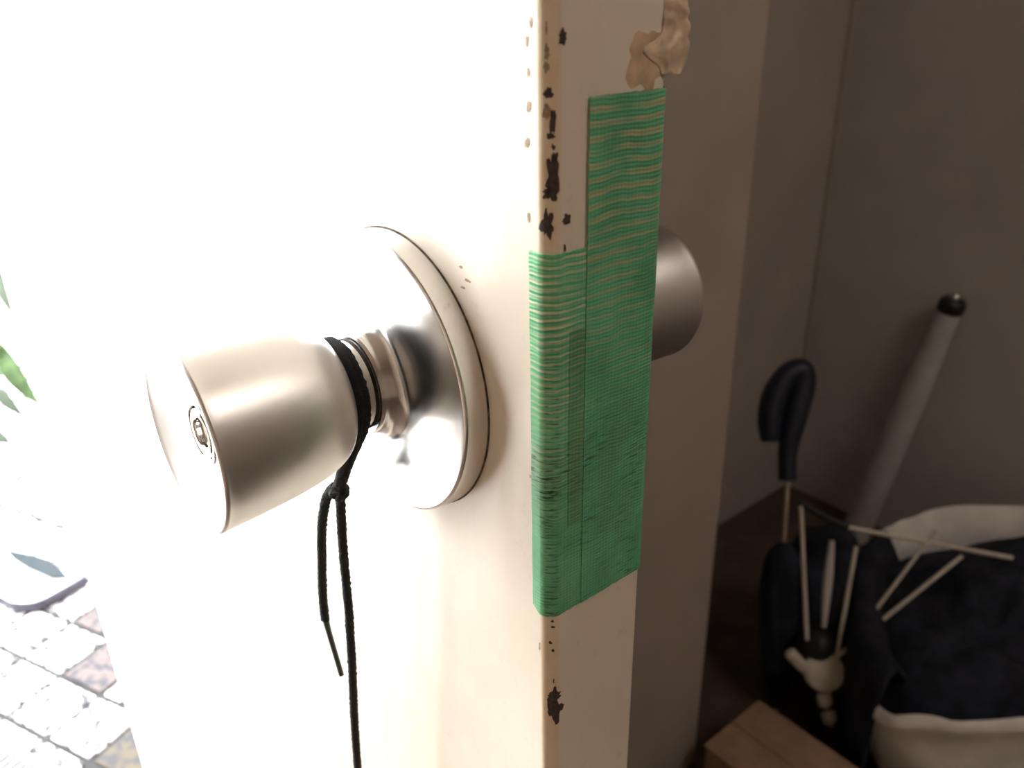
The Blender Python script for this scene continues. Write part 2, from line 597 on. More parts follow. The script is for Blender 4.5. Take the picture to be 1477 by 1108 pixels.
# inner side
OB = (KX, T, 0)
AXB = (0, 1, 0)
lathe('inner_backing_plate', OB, AXB, [(0.033, 0.0003), (0.033, 0.003), (0.031, 0.006), (0.022, 0.009), (0.016, 0.011), (0.0145, 0.016)],
      M_STEEL_ROSE, knobset, 96)
lathe('inner_collar', OB, AXB, [(0.0125, 0.014), (0.0122, 0.028)], M_STEEL, knobset, 64)
ib = lathe('inner_knob', OB, AXB, sprof([(0.0118, 0.0236), (0.0165, 0.0242), (0.0192, 0.0267), (0.0212, 0.0305), (0.0226, 0.036),
           (0.0238, 0.046), (0.0246, 0.058), (0.0249, 0.068)], 6) + sprof([(0.0250, 0.0690), (0.0245, 0.0702), (0.022, 0.0710), (0.012, 0.0722), (0.001, 0.0726)], 4),
           M_STEEL, knobset, 96, 28)

# ------------------------------------------------------------------ black cord on the collar
cord = empty('black_cord', (KX, -0.021, -0.012))
tag(cord, 'thin black cord looped round the knob collar with two hanging ends', 'cord')
RC = 0.00138


def turn(y0, y1, r, a0, a1, n=40):
    return [(KX + r * math.cos(a0 + (a1 - a0) * k / n), y0 + (y1 - y0) * k / n, r * math.sin(a0 + (a1 - a0) * k / n)) for k in range(n + 1)]


lp = turn(-0.0201, -0.0201, 0.0133, -0.5, 2 * PI - 0.5)
tube('loop', lp, RC * 1.05, M_CORD, cord, 12, 2, 2600, 3, fuzz=0.18)
lp = turn(-0.0218, -0.0218, 0.0134, -0.6, 2 * PI - 0.6)
tube('loop', lp, RC * 1.05, M_CORD, cord, 12, 2, 2600, 3, fuzz=0.18)
tube('strand', [(-0.0506, -0.0205, 0.001), (-0.0512, -0.0205, -0.006), (-0.0560, -0.0207, -0.0135), (-0.0622, -0.0210, -0.0225), (-0.0668, -0.0210, -0.0298), (-0.0700, -0.0210, -0.0352)],
     RC, M_CORD, cord, 12, 10, 2600, 3, fuzz=0.18)
tube('strand', [(-0.0512, -0.0216, -0.001), (-0.0526, -0.0220, -0.0085), (-0.0585, -0.0222, -0.0160), (-0.0652, -0.0222, -0.0262), (-0.0700, -0.0215, -0.0330), (-0.0735, -0.0212, -0.0368)],
     RC, M_CORD, cord, 12, 10, 2600, 3, fuzz=0.18)
# overhand knot
kp = []
for k in range(33):
    a = 2 * PI * k / 32 * 1.5
    kp.append((-0.0708 + 0.0017 * math.cos(a), -0.0212 + 0.0016 * math.sin(a), -0.0352 - 0.0022 * k / 32))
tube('knot', kp, RC * 1.15, M_CORD, cord, 12, 2, 2600, 3, fuzz=0.2)
blob('knot_nub', (-0.0687, -0.0222, -0.0369), 0.0016, 0.0016, 0.0015, M_CORD, cord, 0.3, 600, 16, 10)
tube('short_end', [(-0.0725, -0.0212, -0.0352), (-0.0768, -0.0211, -0.0390), (-0.0815, -0.0210, -0.0450), (-0.0868, -0.0210, -0.0570), (-0.0900, -0.0210, -0.0700),
                   (-0.0928, -0.0210, -0.0830), (-0.0944, -0.0210, -0.0930), (-0.0947, -0.0210, -0.1005)], RC * 1.12, M_CORD, cord, 12, 24, 2600, 3, fuzz=0.22)
tube('cord_tip', [(-0.0947, -0.0210, -0.1000), (-0.0934, -0.0210, -0.1050), (-0.0905, -0.0210, -0.1130), (-0.0876, -0.0210, -0.1212)],
     [RC * 0.9, RC * 0.78, RC * 0.72, RC * 0.70], M_CORD_TIP, cord, 10, 6)
tube('long_end', [(-0.0706, -0.0210, -0.0360), (-0.0711, -0.0210, -0.0410), (-0.0731, -0.0210, -0.0560), (-0.0742, -0.0210, -0.0720), (-0.0749, -0.0210, -0.0838),
                  (-0.0764, -0.0210, -0.0970), (-0.0778, -0.0210, -0.1095), (-0.0800, -0.0210, -0.1250), (-0.0823, -0.0210, -0.1424), (-0.0846, -0.0210, -0.1649),
                  (-0.0860, -0.0210, -0.1850), (-0.0868, -0.0210, -0.2150)], RC * 1.06, M_CORD, cord, 12, 24, 2600, 3, fuzz=0.22)

# ------------------------------------------------------------------ green tape
GREEN = (0.145, 0.53, 0.285)
M_TAPE_A = tape_mat('green_cloth_tape', GREEN, (0.50, 0.46, 0.27), 0.0029, 0.36, 0.065, 0.0, -0.005, 0.75, 0.55)
M_TAPE_B = tape_mat('green_cloth_tape_open_weave', (0.165, 0.57, 0.29), (0.68, 0.66, 0.45), 0.00175, 0.36, 0.030, -0.025, 0.008, 1.0, 0.25, True)
M_TAPE_C = tape_mat('green_cloth_tape_overlap', (0.13, 0.40, 0.20), (0.40, 0.42, 0.25), 0.00175, 0.25, 0.03, -0.03, 0.0, 0.8, 0.35)


def tape(name, s0, s1, z_top, z_bot, mat, base, thick, ns=40, nz=60, seed=1, wave=0.00012, edge=0.0003):
    """tape strip wrapped over the door skin; z_top / z_bot functions of s"""
    V, U, Fc = [], [], []
    for layer in (0, 1):
        for i in range(ns + 1):
            s = s0 + (s1 - s0) * i / ns
            for j in range(nz + 1):
                q = j / nz
                zt = z_top(s) + edge * noise.noise(Vector((s * 700, seed, 0)))
                zb = z_bot(s) + edge * noise.noise(Vector((s * 700, seed, 9)))
                z = zt + (zb - zt) * q
                ss = s
                if i in (0, ns):
                    ss += edge * 0.5 * noise.noise(Vector((z * 300, seed, i)))
                w = 0.0
                if layer:
                    w = thick + wave * (0.5 + noise.noise(Vector((s * 160, z * 90, seed * 3.3)))) \
                        + wave * 0.5 * noise.noise(Vector((s * 420, z * 260, seed)))
                    w = max(w, thick * 0.5)
                V.append(surf(ss, z, base + w))
                U.append((s, z))
    n1 = (ns + 1) * (nz + 1)
    idx = lambda l, i, j: l * n1 + i * (nz + 1) + j
    for i in range(ns):
        for j in range(nz):
            Fc.append((idx(1, i, j), idx(1, i, j + 1), idx(1, i + 1, j + 1), idx(1, i + 1, j)))
            Fc.append((idx(0, i, j), idx(0, i + 1, j), idx(0, i + 1, j + 1), idx(0, i, j + 1)))
    for i in range(ns):
        Fc.append((idx(0, i, 0), idx(1, i, 0), idx(1, i + 1, 0), idx(0, i + 1, 0)))
        Fc.append((idx(0, i, nz), idx(0, i + 1, nz), idx(1, i + 1, nz), idx(1, i, nz)))
    for j in range(nz):
        Fc.append((idx(0, 0, j), idx(0, 0, j + 1), idx(1, 0, j + 1), idx(1, 0, j)))
        Fc.append((idx(0, ns, j), idx(1, ns, j), idx(1, ns, j + 1), idx(0, ns, j + 1)))
    return mesh_obj(name, V, Fc, mat, None, smooth=50, uvs=U)


t1 = tape('green_tape', 0.0129, S_BACK + 0.012, lambda s: 0.0787, lambda s: -0.0510, M_TAPE_A, 0.00034, 0.00022, 50, 70, 1)
tag(t1, 'long wide green tape strip covering the far part of the door edge', 'tape')
t2 = tape('green_tape', -0.0027, 0.0136, lambda s: 0.0472, lambda s: -0.0511 + (0.0018 * min(1, max(0, -s / 0.0027)) if s < 0 else 0), M_TAPE_B, 0.00003, 0.00022, 40, 70, 2)
tag(t2, 'shorter pale striped green tape strip wrapped round the near door corner', 'tape')
t3 = tape('green_tape', 0.0079, 0.0131, lambda s: 0.0285, lambda s: -0.0245, M_TAPE_C, 0.00028, 0.00012, 12, 50, 3, 0.00005)
tag(t3, 'narrow dull green tape piece lying between the two larger strips', 'tape')

# ------------------------------------------------------------------ paint chips along the corner
drip = lambda zz: 0.55 + 0.45 * (1 - zz) / 2 * 1.3
chips = [
    (0.00570, 0.0903, 0.00096, 0.00125, 0, None), (0.00222, 0.0919, 0.00022, 0.00120, 1, None), (0.00235, 0.0876, 0.00062, 0.00125, 1, None),
    (0.00220, 0.0849, 0.00055, 0.00090, 1, None), (0.00268, 0.0800, 0.00069, 0.00085, 0, None), (0.00225, 0.0765, 0.00075, 0.00140, 1, None),
    (0.00352, 0.0744, 0.00050, 0.00270, 0, None), (0.00300, 0.0718, 0.00065, 0.00055, 0, None), (0.00358, 0.0697, 0.00036, 0.00050, 0, None),
    (0.00345, 0.0640, 0.00135, 0.00460, 0, drip), (0.00315, 0.0604, 0.00160, 0.00180, 0, None), (0.00405, 0.0672, 0.00050, 0.00150, 0, None),
    (0.00243, 0.0539, 0.00120, 0.00300, 0, drip), (0.00700, 0.0545, 0.00085, 0.00115, 0, None), (0.00650, 0.0481, 0.00030, 0.00085, 0, None),
    (-0.00160, 0.0930, 0.00040, 0.00110, 1, None), (-0.00290, 0.0897, 0.00040, 0.00090, 1, None), (-0.00260, 0.0837, 0.00040, 0.00090, 1, None),
    (-0.00250, 0.0771, 0.00060, 0.00120, 1, None), (-0.00330, 0.0699, 0.00060, 0.00100, 1, None), (-0.00290, 0.0544, 0.00035, 0.00125, 1, None),
    (0.00400, -0.0828, 0.00150, 0.00540, 0, drip), (0.00560, -0.0846, 0.00110, 0.00190, 0, None), (0.00440, -0.0792, 0.00170, 0.00140, 0, None), (0.00353, -0.0529, 0.00028, 0.00035, 0, None),
    (0.00365, -0.0548, 0.00040, 0.00040, 0, None), (0.00298, -0.0602, 0.00034, 0.00050, 0, None), (0.00365, -0.0629, 0.00034, 0.00055, 0, None),
    (0.00388, -0.0738, 0.00018, 0.00085, 0, None), (-0.00040, -0.0628, 0.00035, 0.00140, 1, None), (-0.00330, -0.0104, 0.00045, 0.00050, 1, None),
    (-0.02870, 0.0377, 0.00075, 0.00035, 1, None), (-0.02610, 0.0348, 0.00105, 0.00035, 1, None), (-0.02830, 0.0325, 0.00105, 0.00035, 1, None),
]
for i, (s, z, ws, hz, tan, shp) in enumerate(chips):
    if not tan:
        ws *= 1.25
        patch('broken_paint_rim', s, z, ws * 1.10 + 0.00012, hz * 1.04 + 0.00012, M_CHIP_RIM, 0.00004, 100 + i, 0.30, shape=shp)
    patch('paint_chip', s, z, ws, hz, M_CHIP_TAN if tan else M_CHIP, 0.00009, 100 + i, 0.34, shape=shp)
patch('torn_paint', 0.0300, 0.0838, 0.0055, 0.0062, M_RESID, 0.00005, 31, 0.25, 40)

# peeling film that curls off the far corner near the top
V, Fc = [], []
NI, NJ = 16, 30
for i in range(NI + 1):
    for j in range(NJ + 1):
        a, b = i / NI, j / NJ
        z = 0.1005 - 0.0190 * b + 0.0012 * noise.noise(Vector((a * 3, b * 5, 2)))
        reach = (0.0012 - 0.0022 * max(0, b - 0.85) / 0.15) + 0.0020 * math.sin(min(1, b * 1.15) * PI) ** 0.6 + 0.0030 * max(0, b - 0.45) + 0.0009 * noise.noise(Vector((b * 9, 0, 5)))
        s0 = 0.0345 - 0.0060 * math.exp(-((b - 0.74) / 0.11) ** 2)
        y = s0 - ARC + RB + (reach + (T - 0.0325) - (s0 - 0.0345)) * a
        lift = 0.0002 + 0.0018 * a ** 1.5 * (0.5 + 0.6 * b) + 0.0007 * noise.noise(Vector((a * 4 + 7, b * 8, 1)))
        V.append(Vector((lift, y, z)))
for i in range(NI):
    for j in range(NJ):
        a = i * (NJ + 1) + j
        Fc.append((a, a + 1, a + NJ + 2, a + NJ + 1))
fl = mesh_obj('peeling_paint', V, Fc, M_FLAP, door, smooth=80)
sm = fl.modifiers.new('thickness', 'SOLIDIFY')
sm.thickness = 0.00018

# ------------------------------------------------------------------ dim corner behind the door
M_NAVY = plain('navy_plastic', (0.012, 0.016, 0.030), 0.45, 0, 0.2, 60)
M_NAVY_CLOTH = plain('navy_cloth', (0.012, 0.015, 0.026), 0.9, 0, 0.5, 25, 0.004)
M_WHITE_BAG = plain('white_plastic_bag', (0.85, 0.83, 0.81), 0.5, 0, 0.08, 18, 0.004)
M_POLE = plain('white_plastic_tube', (0.52, 0.50, 0.49), 0.4, 0, 0.06, 20)
M_SILVER = plain('dull_silver_rod', (0.66, 0.63, 0.58), 0.38, 1.0, 0.1, 60)
M_RODPAINT = plain('pale_painted_rod', (0.62, 0.58, 0.50), 0.4, 0, 0.1, 60)
M_BLACKP = plain('black_plastic', (0.015, 0.015, 0.017), 0.5, 0, 0.2, 60)
M_CARD = plain('brown_cardboard', (0.34, 0.22, 0.15), 0.85, 0, 0.12, 25, 0.001)

# cardboard box
bx = empty('cardboard_box', (-0.29, 0.71, FZ))
tag(bx, 'low brown cardboard box on the floor at the foot of the closet', 'box')
box('box_body', -0.389, -0.12, 0.653, 0.782, FZ, -0.905, M_CARD, bx, 0.003)
box('lid_flap', -0.391, -0.118, 0.651, 0.716, -0.905, -0.9015, M_CARD, bx, 0.001)
box('lid_flap', -0.391, -0.118, 0.7175, 0.784, -0.905, -0.9015, M_CARD, bx, 0.001)

# dark umbrella with a hooked handle
um = empty('umbrella', (-0.401, 0.861, FZ))
tag(um, 'dark navy closed umbrella with a hooked handle standing beside the closet', 'umbrella')
tip = Vector((-0.4014, 0.8620, FZ + 0.002))
neck = Vector((-0.4985, 0.9640, -0.6270))
hk = [(-0.4985, 0.9640, -0.6270), (-0.5120, 0.9765, -0.5850), (-0.5215, 0.9990, -0.5350), (-0.5300, 1.0230, -0.4900), (-0.5360, 1.0270, -0.4640),
      (-0.5480, 1.0080, -0.4690), (-0.5520, 0.9830, -0.4990), (-0.5450, 0.9660, -0.5360), (-0.5330, 0.9560, -0.5680)]
tube('handle', hk, [0.0150, 0.0155, 0.0200, 0.0215, 0.0190, 0.0190, 0.0205, 0.0200, 0.0150], M_NAVY, um, 16, 8)
tube('shaft', [neck + Vector((0.001, -.001, .004)), neck.lerp(tip, 0.35), neck.lerp(tip, 0.6)], 0.0042, M_SILVER, um, 10, 3)
prof = []
L = (neck - tip).length
ax = (neck - tip).normalized()
tube('canopy', [tip + ax * (L * q) for q in (0.04, 0.15, 0.35, 0.55, 0.68, 0.74)], [0.008, 0.020, 0.031, 0.033, 0.026, 0.008], M_NAVY_CLOTH, um, 20, 6, 30, 6)
tube('ferrule', [tip, tip + ax * 0.02, tip + ax * 0.04], [0.003, 0.004, 0.005], M_SILVER, um, 10, 3)

# white pole leaning on the right wall
pl = empty('white_pole', (-0.585, 1.42, FZ))
tag(pl, 'slim white tube with dark cap leaning on the brown wall behind the bag', 'pole')
p1 = Vector((-0.5075, 1.470, -0.4620))
p0 = Vector((-0.588, 1.425, FZ + 0.002))
d = (p1 - p0).normalized()
tube('tube', [p0, p0.lerp(p1, .35), p0.lerp(p1, .7), p1], [0.029, 0.028, 0.026, 0.021], M_POLE, pl, 24, 4)
lathe('cap', p1 - d * 0.004, d, [(0.022, 0), (0.024, 0.004), (0.024, 0.020), (0.020, 0.026), (0.0085, 0.027)], M_BLACKP, pl, 32)
lathe('metal_tip', p1 + d * 0.020, d, [(0.0085, 0), (0.0085, 0.009), (0.006, 0.013), (0.002, 0.014)], M_SILVER, pl, 24)


# white bag, mouth open, with dark cloth inside (bag axes: e1 along the wall side, e2 into the corner)
def bagp(u, v, z):
    return Vector((0.6 * u - 0.8 * v, 0.8 * u + 0.6 * v, z))


BU, BV = 0.820, 0.835


def bagq(u, v, z):
    return bagp(u + (v - BV) * 0.35, v, z)


bag = empty('white_bag', tuple(bagp(BU, BV, FZ)))
tag(bag, 'white plastic bag standing open on the floor in the dim corner', 'bag')
levels = [(-1.0, 0.205, 0.150, 0.0), (-0.985, 0.232, 0.180, .2), (-0.94, 0.252, 0.205, .6), (-0.88, 0.258, 0.215, 1), (-0.82, 0.256, 0.216, 1),
          (-0.785, 0.256, 0.219, 1), (-0.765, 0.262, 0.228, 1), (-0.752, 0.266, 0.234, 1), (-0.758, 0.270, 0.240, 1), (-0.772, 0.269, 0.238, 1)]
NSEG = 96
V, Fc = [], []
for li, (z, a, b, cr) in enumerate(levels):
    for k in range(NSEG):
        t = 2 * PI * k / NSEG
        e = 0.62
        cu = math.copysign(abs(math.cos(t)) ** e, math.cos(t))
        cv = math.copysign(abs(math.sin(t)) ** e, math.sin(t))
        n1 = noise.fractal(Vector((math.cos(t) * 2.4, math.sin(t) * 2.4, z * 7)), 1.0, 2.0, 4)
        r = 1 + 0.05 * cr * n1
        zz = z
        if li >= 5:
            zz += 0.022 * noise.noise(Vector((math.cos(t) * 1.9, math.sin(t) * 1.9, 4.0))) - 0.004
        if li >= 4:
            zz -= 0.055 * max(0, -cu - 0.3) / 0.7 * (1.0 if cv < 0.3 else max(0.0, 1 - cv))
        V.append(bagq(BU + a * cu * r, BV + b * cv * r, max(FZ, zz)))
for i in range(len(levels) - 1):
    for k in range(NSEG):
        k2 = (k + 1) % NSEG
        Fc.append((i * NSEG + k, i * NSEG + k2, (i + 1) * NSEG + k2, (i + 1) * NSEG + k))
Fc.append(tuple(range(NSEG - 1, -1, -1)))
bo = mesh_obj('bag_body', V, Fc, M_WHITE_BAG, bag, smooth=80)
cl = empty('navy_cloth', tuple(bagp(BU, BV, -0.9)))
tag(cl, 'dark navy cloth bundled inside the white bag', 'cloth')
V, Fc = [], []
NR = 26
for i in range(NR + 1):
    for k in range(72):
        t = 2 * PI * k / 72
        q = i / NR
        e = 0.62
        cu = math.copysign(abs(math.cos(t)) ** e, math.cos(t))
        cv = math.copysign(abs(math.sin(t)) ** e, math.sin(t))
        p = bagq(BU + 0.236 * q * cu, BV + 0.196 * q * cv, 0)
        h = -0.775 - 0.045 * q ** 6 + 0.055 * noise.fractal(Vector((p.x * 7, p.y * 7, 2)), 0.9, 2.1, 5) * (1 - q ** 6)
        V.append(Vector((p.x, p.y, h)))
for i in range(NR):
    for k in range(72):
        k2 = (k + 1) % 72
        Fc.append((i * 72 + k, (i + 1) * 72 + k, (i + 1) * 72 + k2, i * 72 + k2))
nb = len(V)
for k in range(72):
    p = V[NR * 72 + k]
    V.append(Vector((p.x, p.y, -0.93)))
for k in range(72):
    k2 = (k + 1) % 72
    Fc.append((NR * 72 + k, nb + k, nb + k2, NR * 72 + k2))
Fc.append(tuple(nb + k for k in range(72)))
mesh_obj('cloth_heap', V, Fc, M_NAVY_CLOTH, cl, smooth=80)

V, Fc = [], []
ND = 34
steps = [(0.80, -0.790), (0.90, -0.752), (0.985, -0.722), (1.05, -0.728), (1.085, -0.765), (1.095, -0.82), (1.10, -0.88), (1.10, -0.930)]
for i in range(ND + 1):
    t = PI * (0.76 + 0.42 * i / ND)
    e = 0.62
    cu = math.copysign(abs(math.cos(t)) ** e, math.cos(t))
    cv = math.copysign(abs(math.sin(t)) ** e, math.sin(t))
    for k, (sc, z) in enumerate(steps):
        w = noise.noise(Vector((t * 4.0, k * 0.4, 8)))
        zz = z + 0.012 * w + (0.030 * noise.noise(Vector((t * 3, 2, 2))) if k > 5 else 0)
        V.append(bagq(BU + 0.256 * cu * (sc + 0.02 * w), BV + 0.216 * cv * (sc + 0.02 * w), zz - 0.035))
NK = len(steps)
for i in range(ND):
    for k in range(NK - 1):
        Fc.append((i * NK + k, i * NK + k + 1, (i + 1) * NK + k + 1, (i + 1) * NK + k))
dr = mesh_obj('cloth_drape', V, Fc, M_NAVY_CLOTH, cl, smooth=80)
sd = dr.modifiers.new('thickness', 'SOLIDIFY')
sd.thickness = 0.006
# fan of thin rods on a round hub (bare umbrella frame)
fr = empty('bare_umbrella', (-0.338, 0.874, FZ))
tag(fr, 'bare metal rods fanning out from a round hub beside the white bag', 'umbrella frame')
hub = Vector((-0.338, 0.8736, -0.8639))
tocam = (CAM_POS - hub).normalized()
hdir = Vector((0.62, -0.62, 0.50)).normalized()
hb = blob('hub_body', hub - hdir * 0.022 + Vector((-0.016, 0.004, 0.030)), 0.030, 0.028, 0.036, M_BLACKP, fr, 0.15, 30, 24, 16)
lathe('hub_cap', hub - hdir * 0.016, hdir, sprof([(0.028, 0.0), (0.0315, 0.004), (0.0315, 0.013), (0.029, 0.018), (0.020, 0.022), (0.004, 0.024)], 4), M_RODPAINT, fr, 48)
rods = [((-0.4445, 0.9188, -0.6249), (-0.3785, 0.8709, -0.8001)), ((-0.3697, 0.9668, -0.6850), (-0.3380, 0.9023, -0.8254)),
        ((-0.2980, 1.0680, -0.6679), (-0.3242, 0.9331, -0.8066)), ((-0.2589, 1.0905, -0.7028), (-0.3329, 0.8977, -0.8400))]
for k, (a, b) in enumerate(rods):
    a, b = Vector(a), Vector(b)
    b2 = b + (b - a).normalized() * 0.02
    rb = tube('rod', [a, a.lerp(b2, 0.5), b2], 0.0034 if k != 2 else 0.003, M_RODPAINT, fr, 10, 2)
    if k != 2:
        blob('rod_end', a, 0.0048, 0.0048, 0.0048, M_BLACKP, rb, 0.0, 1, 12, 8)
tube('cross_rod', [(-0.3898, 0.9603, -0.6603), (-0.2997, 1.0536, -0.6848), (-0.2095, 1.1468, -0.7091)], [0.0036, 0.0036, 0.0036], M_RODPAINT, fr, 10, 2)
tube('cross_rod', [(-0.4445, 0.9188, -0.6249), (-0.415, 0.940, -0.645), (-0.3860, 0.9640, -0.6600)], 0.0055, M_BLACKP, fr, 10, 3)
tube('rib_strip', [(-0.3953, 0.9394, -0.6794), (-0.380, 0.9170, -0.735), (-0.3614, 0.8916, -0.8006)], [0.004, 0.0075, 0.004], M_POLE, fr, 10, 4)
v, f = box_geo(-0.021, 0.021, -0.008, 0.008, -0.009, 0.009, 0.005)


def place(name, v, f, c, d1, mat, parent):
    a, u, w = frame_from(d1)
    return mesh_obj(name, [Vector(c) + a * q[0] + u * q[1] + w * q[2] for q in map(Vector, v)], f, mat, parent, smooth=50)


place('clip', v, f, (-0.3735, 0.8490, -0.8500), (0.45, 0.35, -0.62), M_RODPAINT, fr)
v, f = box_geo(-0.011, 0.011, -0.011, 0.011, -0.009, 0.009, 0.005)
place('clip', v, f, (-0.3247, 0.8615, -0.9020), (0.4, -0.1, -0.9), M_RODPAINT, fr)
place('clip', v, f, (-0.3125, 0.8605, -0.9280), (0.4, -0.1, -0.9), M_RODPAINT, fr)
tube('foot', [(-0.335, 0.872, -0.885), (-0.334, 0.864, -0.935), (-0.334, 0.860, -0.985), (-0.334, 0.858, FZ + 0.001)], [0.012, 0.014, 0.013, 0.011], M_BLACKP, fr, 12, 4)

blob('torn_canopy', (-0.430, 1.005, -0.855), 0.085, 0.090, 0.140, M_NAVY_CLOTH, fr, 0.25, 11)
# ------------------------------------------------------------------ bright outdoors seen past the hinge side
g = struct(box('ground', -9.0, XF - 0.09, -6.0, 6.0, FZ - 0.12, FZ - 0.012, M_GROUND))
gw = struct(box('wall_garden', -6.2, -6.0, -6.0, 6.0, FZ - 0.02, 0.45, M_GWALL))
pav = empty('tiled_paving', (-1.2, 0.0, FZ))
tag(pav, kind='structure')
box('grout_bed', -2.95, XF - 0.095, -0.50, 0.50, FZ - 0.012, FZ - 0.0045, M_GROUT, pav)
tcol = [(0.55, 0.53, 0.55), (0.50, 0.49, 0.52), (0.58, 0.52, 0.50), (0.56, 0.55, 0.56)]


def tile_mat(name, col):
    t = NT(name)
    gpos = t.n('ShaderNodeNewGeometry').outputs['Position']
    n1 = t.noise(gpos, 55.0, 4, 0.65)
    c = t.mix(t.math('MULTIPLY', t.ramp(n1, 0.48, 0.57), 0.97), c4(*col), c4(0.040, 0.040, 0.046))
    t.set(Base_Color=c, Roughness=0.75)
    t.b.inputs['Specular IOR Level'].default_value = 0.08
    return t.m


tmats = [tile_mat('paving_tile_a', tcol[0]), tile_mat('paving_tile_b', tcol[1]), tile_mat('paving_tile_c', (0.068, 0.058, 0.044)), tile_mat('paving_tile_d', tcol[3]), tile_mat('paving_tile_e', (0.084, 0.070, 0.068))]
ang = math.radians(23.5)
eu = Vector((math.cos(ang), math.sin(ang), 0))
ev = Vector((-math.sin(ang), math.cos(ang), 0))
org = Vector((-1.0545, -0.0406, FZ))
PT = 0.1055
v, f = box_geo(-0.0478, 0.0478, -0.0478, 0.0478, -0.008, 0.0, 0.0015)
base_me = {}
for mi, mm in enumerate(tmats):
    me = bpy.data.meshes.new('tile')
    me.from_pydata([tuple(q) for q in v], [], f)
    me.materials.append(mm)
    base_me[mi] = me
rt = random.Random(5)
for i in range(-20, 4):
    for j in range(-6, 14):
        c = org + eu * (PT * (i + 0.5)) + ev * (PT * (j + 0.5))
        if c.x > XF - 0.175 or c.x < -2.86 or abs(c.y) > 0.42:
            continue
        mi = rt.choice((0, 0, 1, 3, 3, 0))
        if (i, j) in ((0, 0), (1, 0)):
            mi = 2
        if (i, j) in ((-2, 1), (-3, 2)):
            mi = 4
        o = bpy.data.objects.new('tile', base_me[mi])
        COL.objects.link(o)
        o.parent = pav
        o.matrix_parent_inverse = pav.matrix_world.inverted()
        o.location = c + Vector((0, 0, -0.0008 * rt.random()))
        o.rotation_euler = (rt.uniform(-.004, .004), rt.uniform(-.004, .004), ang)

# ribbed mat
M_MAT = plain('blue_grey_rib', (0.028, 0.030, 0.040), 0.6, 0, 0.1, 60, 0.0, 0.1)
M_MATB = plain('pale_mat_base', (0.45, 0.45, 0.48), 0.8, 0, 0.1, 60)
mt = empty('ribbed_mat', tuple(org + eu * -0.12 + ev * -0.20))
tag(mt, 'pale ribbed mat lying on the bright paving tiles outside', 'mat')


def obox(name, cu, cv, lu, lv, z0, z1, mat, parent):
    V = []
    for su in (-1, 1):
        for sv in (-1, 1):
            for z in (z0, z1):
                p = org + eu * (cu + su * lu / 2) + ev * (cv + sv * lv / 2)
                V.append((p.x, p.y, FZ + z))
    return mesh_obj(name, V, [(0, 1, 3, 2), (4, 6, 7, 5), (0, 4, 5, 1), (2, 3, 7, 6), (0, 2, 6, 4), (1, 5, 7, 3)], mat, parent)


obox('mat_base', -0.13, -0.155, 0.40, 0.24, 0.0, 0.004, M_MATB, mt)
for k in range(28):
    obox('rib', -0.32 + k * 0.014, -0.160, 0.0060, 0.225, 0.004, 0.0065, M_MAT, mt)

# low tray with a slate rim
M_TRAY = plain('white_tray', (0.75, 0.77, 0.80), 0.4, 0, 0.04, 20)
M_RIM = plain('slate_rim', (0.045, 0.043, 0.055), 0.35, 0, 0.1, 40, 0.0, 0.1)
M_RIMB = plain('dark_blue_lining', (0.010, 0.016, 0.020), 0.5, 0, 0.2, 40, 0.0, 0.1)
ty = empty('plastic_tray', (-1.72, -0.10, FZ))
tag(ty, 'white tray with slate grey rim standing on the bright paving outside', 'tray')
out = catmull([(-1.5276, 0.0841, 0), (-1.5150, 0.045, 0), (-1.5040, -0.0108, 0), (-1.530, -0.048, 0), (-1.5809, -0.0707, 0), (-1.70, -0.135, 0), (-1.80, -0.20, 0),
               (-1.90, -0.20, 0), (-1.95, -0.13, 0), (-1.90, -0.075, 0), (-1.7852, -0.0219, 0), (-1.69, 0.018, 0), (-1.5968, 0.0568, 0), (-1.5276, 0.0841, 0)], 5)[:-1]
cen = Vector((-1.72, -0.06, 0))
n = len(out)


def ringp(sc, z):
    return [(cen + (p - cen) * sc) + Vector((0, 0, FZ + z)) for p in out]


def loft(name, rings, mat, parent, cap=False):
    V = [p for r in rings for p in r]
    Fc = [(i * n + k, i * n + (k + 1) % n, (i + 1) * n + (k + 1) % n, (i + 1) * n + k) for i in range(len(rings) - 1) for k in range(n)]
    if cap:
        Fc.append(tuple((len(rings) - 1) * n + k for k in range(n)))
    return mesh_obj(name, V, Fc, mat, parent, smooth=40)


loft('tray_body', [ringp(0.93, 0.001), ringp(0.97, 0.02), ringp(0.985, 0.024), ringp(0.95, 0.018), ringp(0.90, 0.008), ringp(0.4, 0.007), ringp(0.05, 0.007)], M_TRAY, ty, True)
loft('rim', [ringp(0.955, 0.022), ringp(1.0, 0.024), ringp(1.012, 0.017), ringp(1.005, 0.006), ringp(0.985, 0.001)], M_RIM, ty)
# dark leaf-shaped liner lying along the tray's far side
V = []
lz = FZ + 0.0205
pts = [(-1.745, -0.024), (-1.6745, 0.0192), (-1.6385, 0.0383), (-1.5976, 0.0491), (-1.5506, 0.0538), (-1.5716, 0.0297), (-1.644, -0.0007), (-1.70, -0.018)]
V = [(x, y, lz) for x, y in pts] + [(x, y, lz + 0.005) for x, y in pts]
k8 = len(pts)
Fc = [tuple(range(k8 - 1, -1, -1)), tuple(range(k8, 2 * k8))] + [(i, (i + 1) % k8, k8 + (i + 1) % k8, k8 + i) for i in range(k8)]
mesh_obj('dark_strip', V, Fc, M_RIMB, ty)

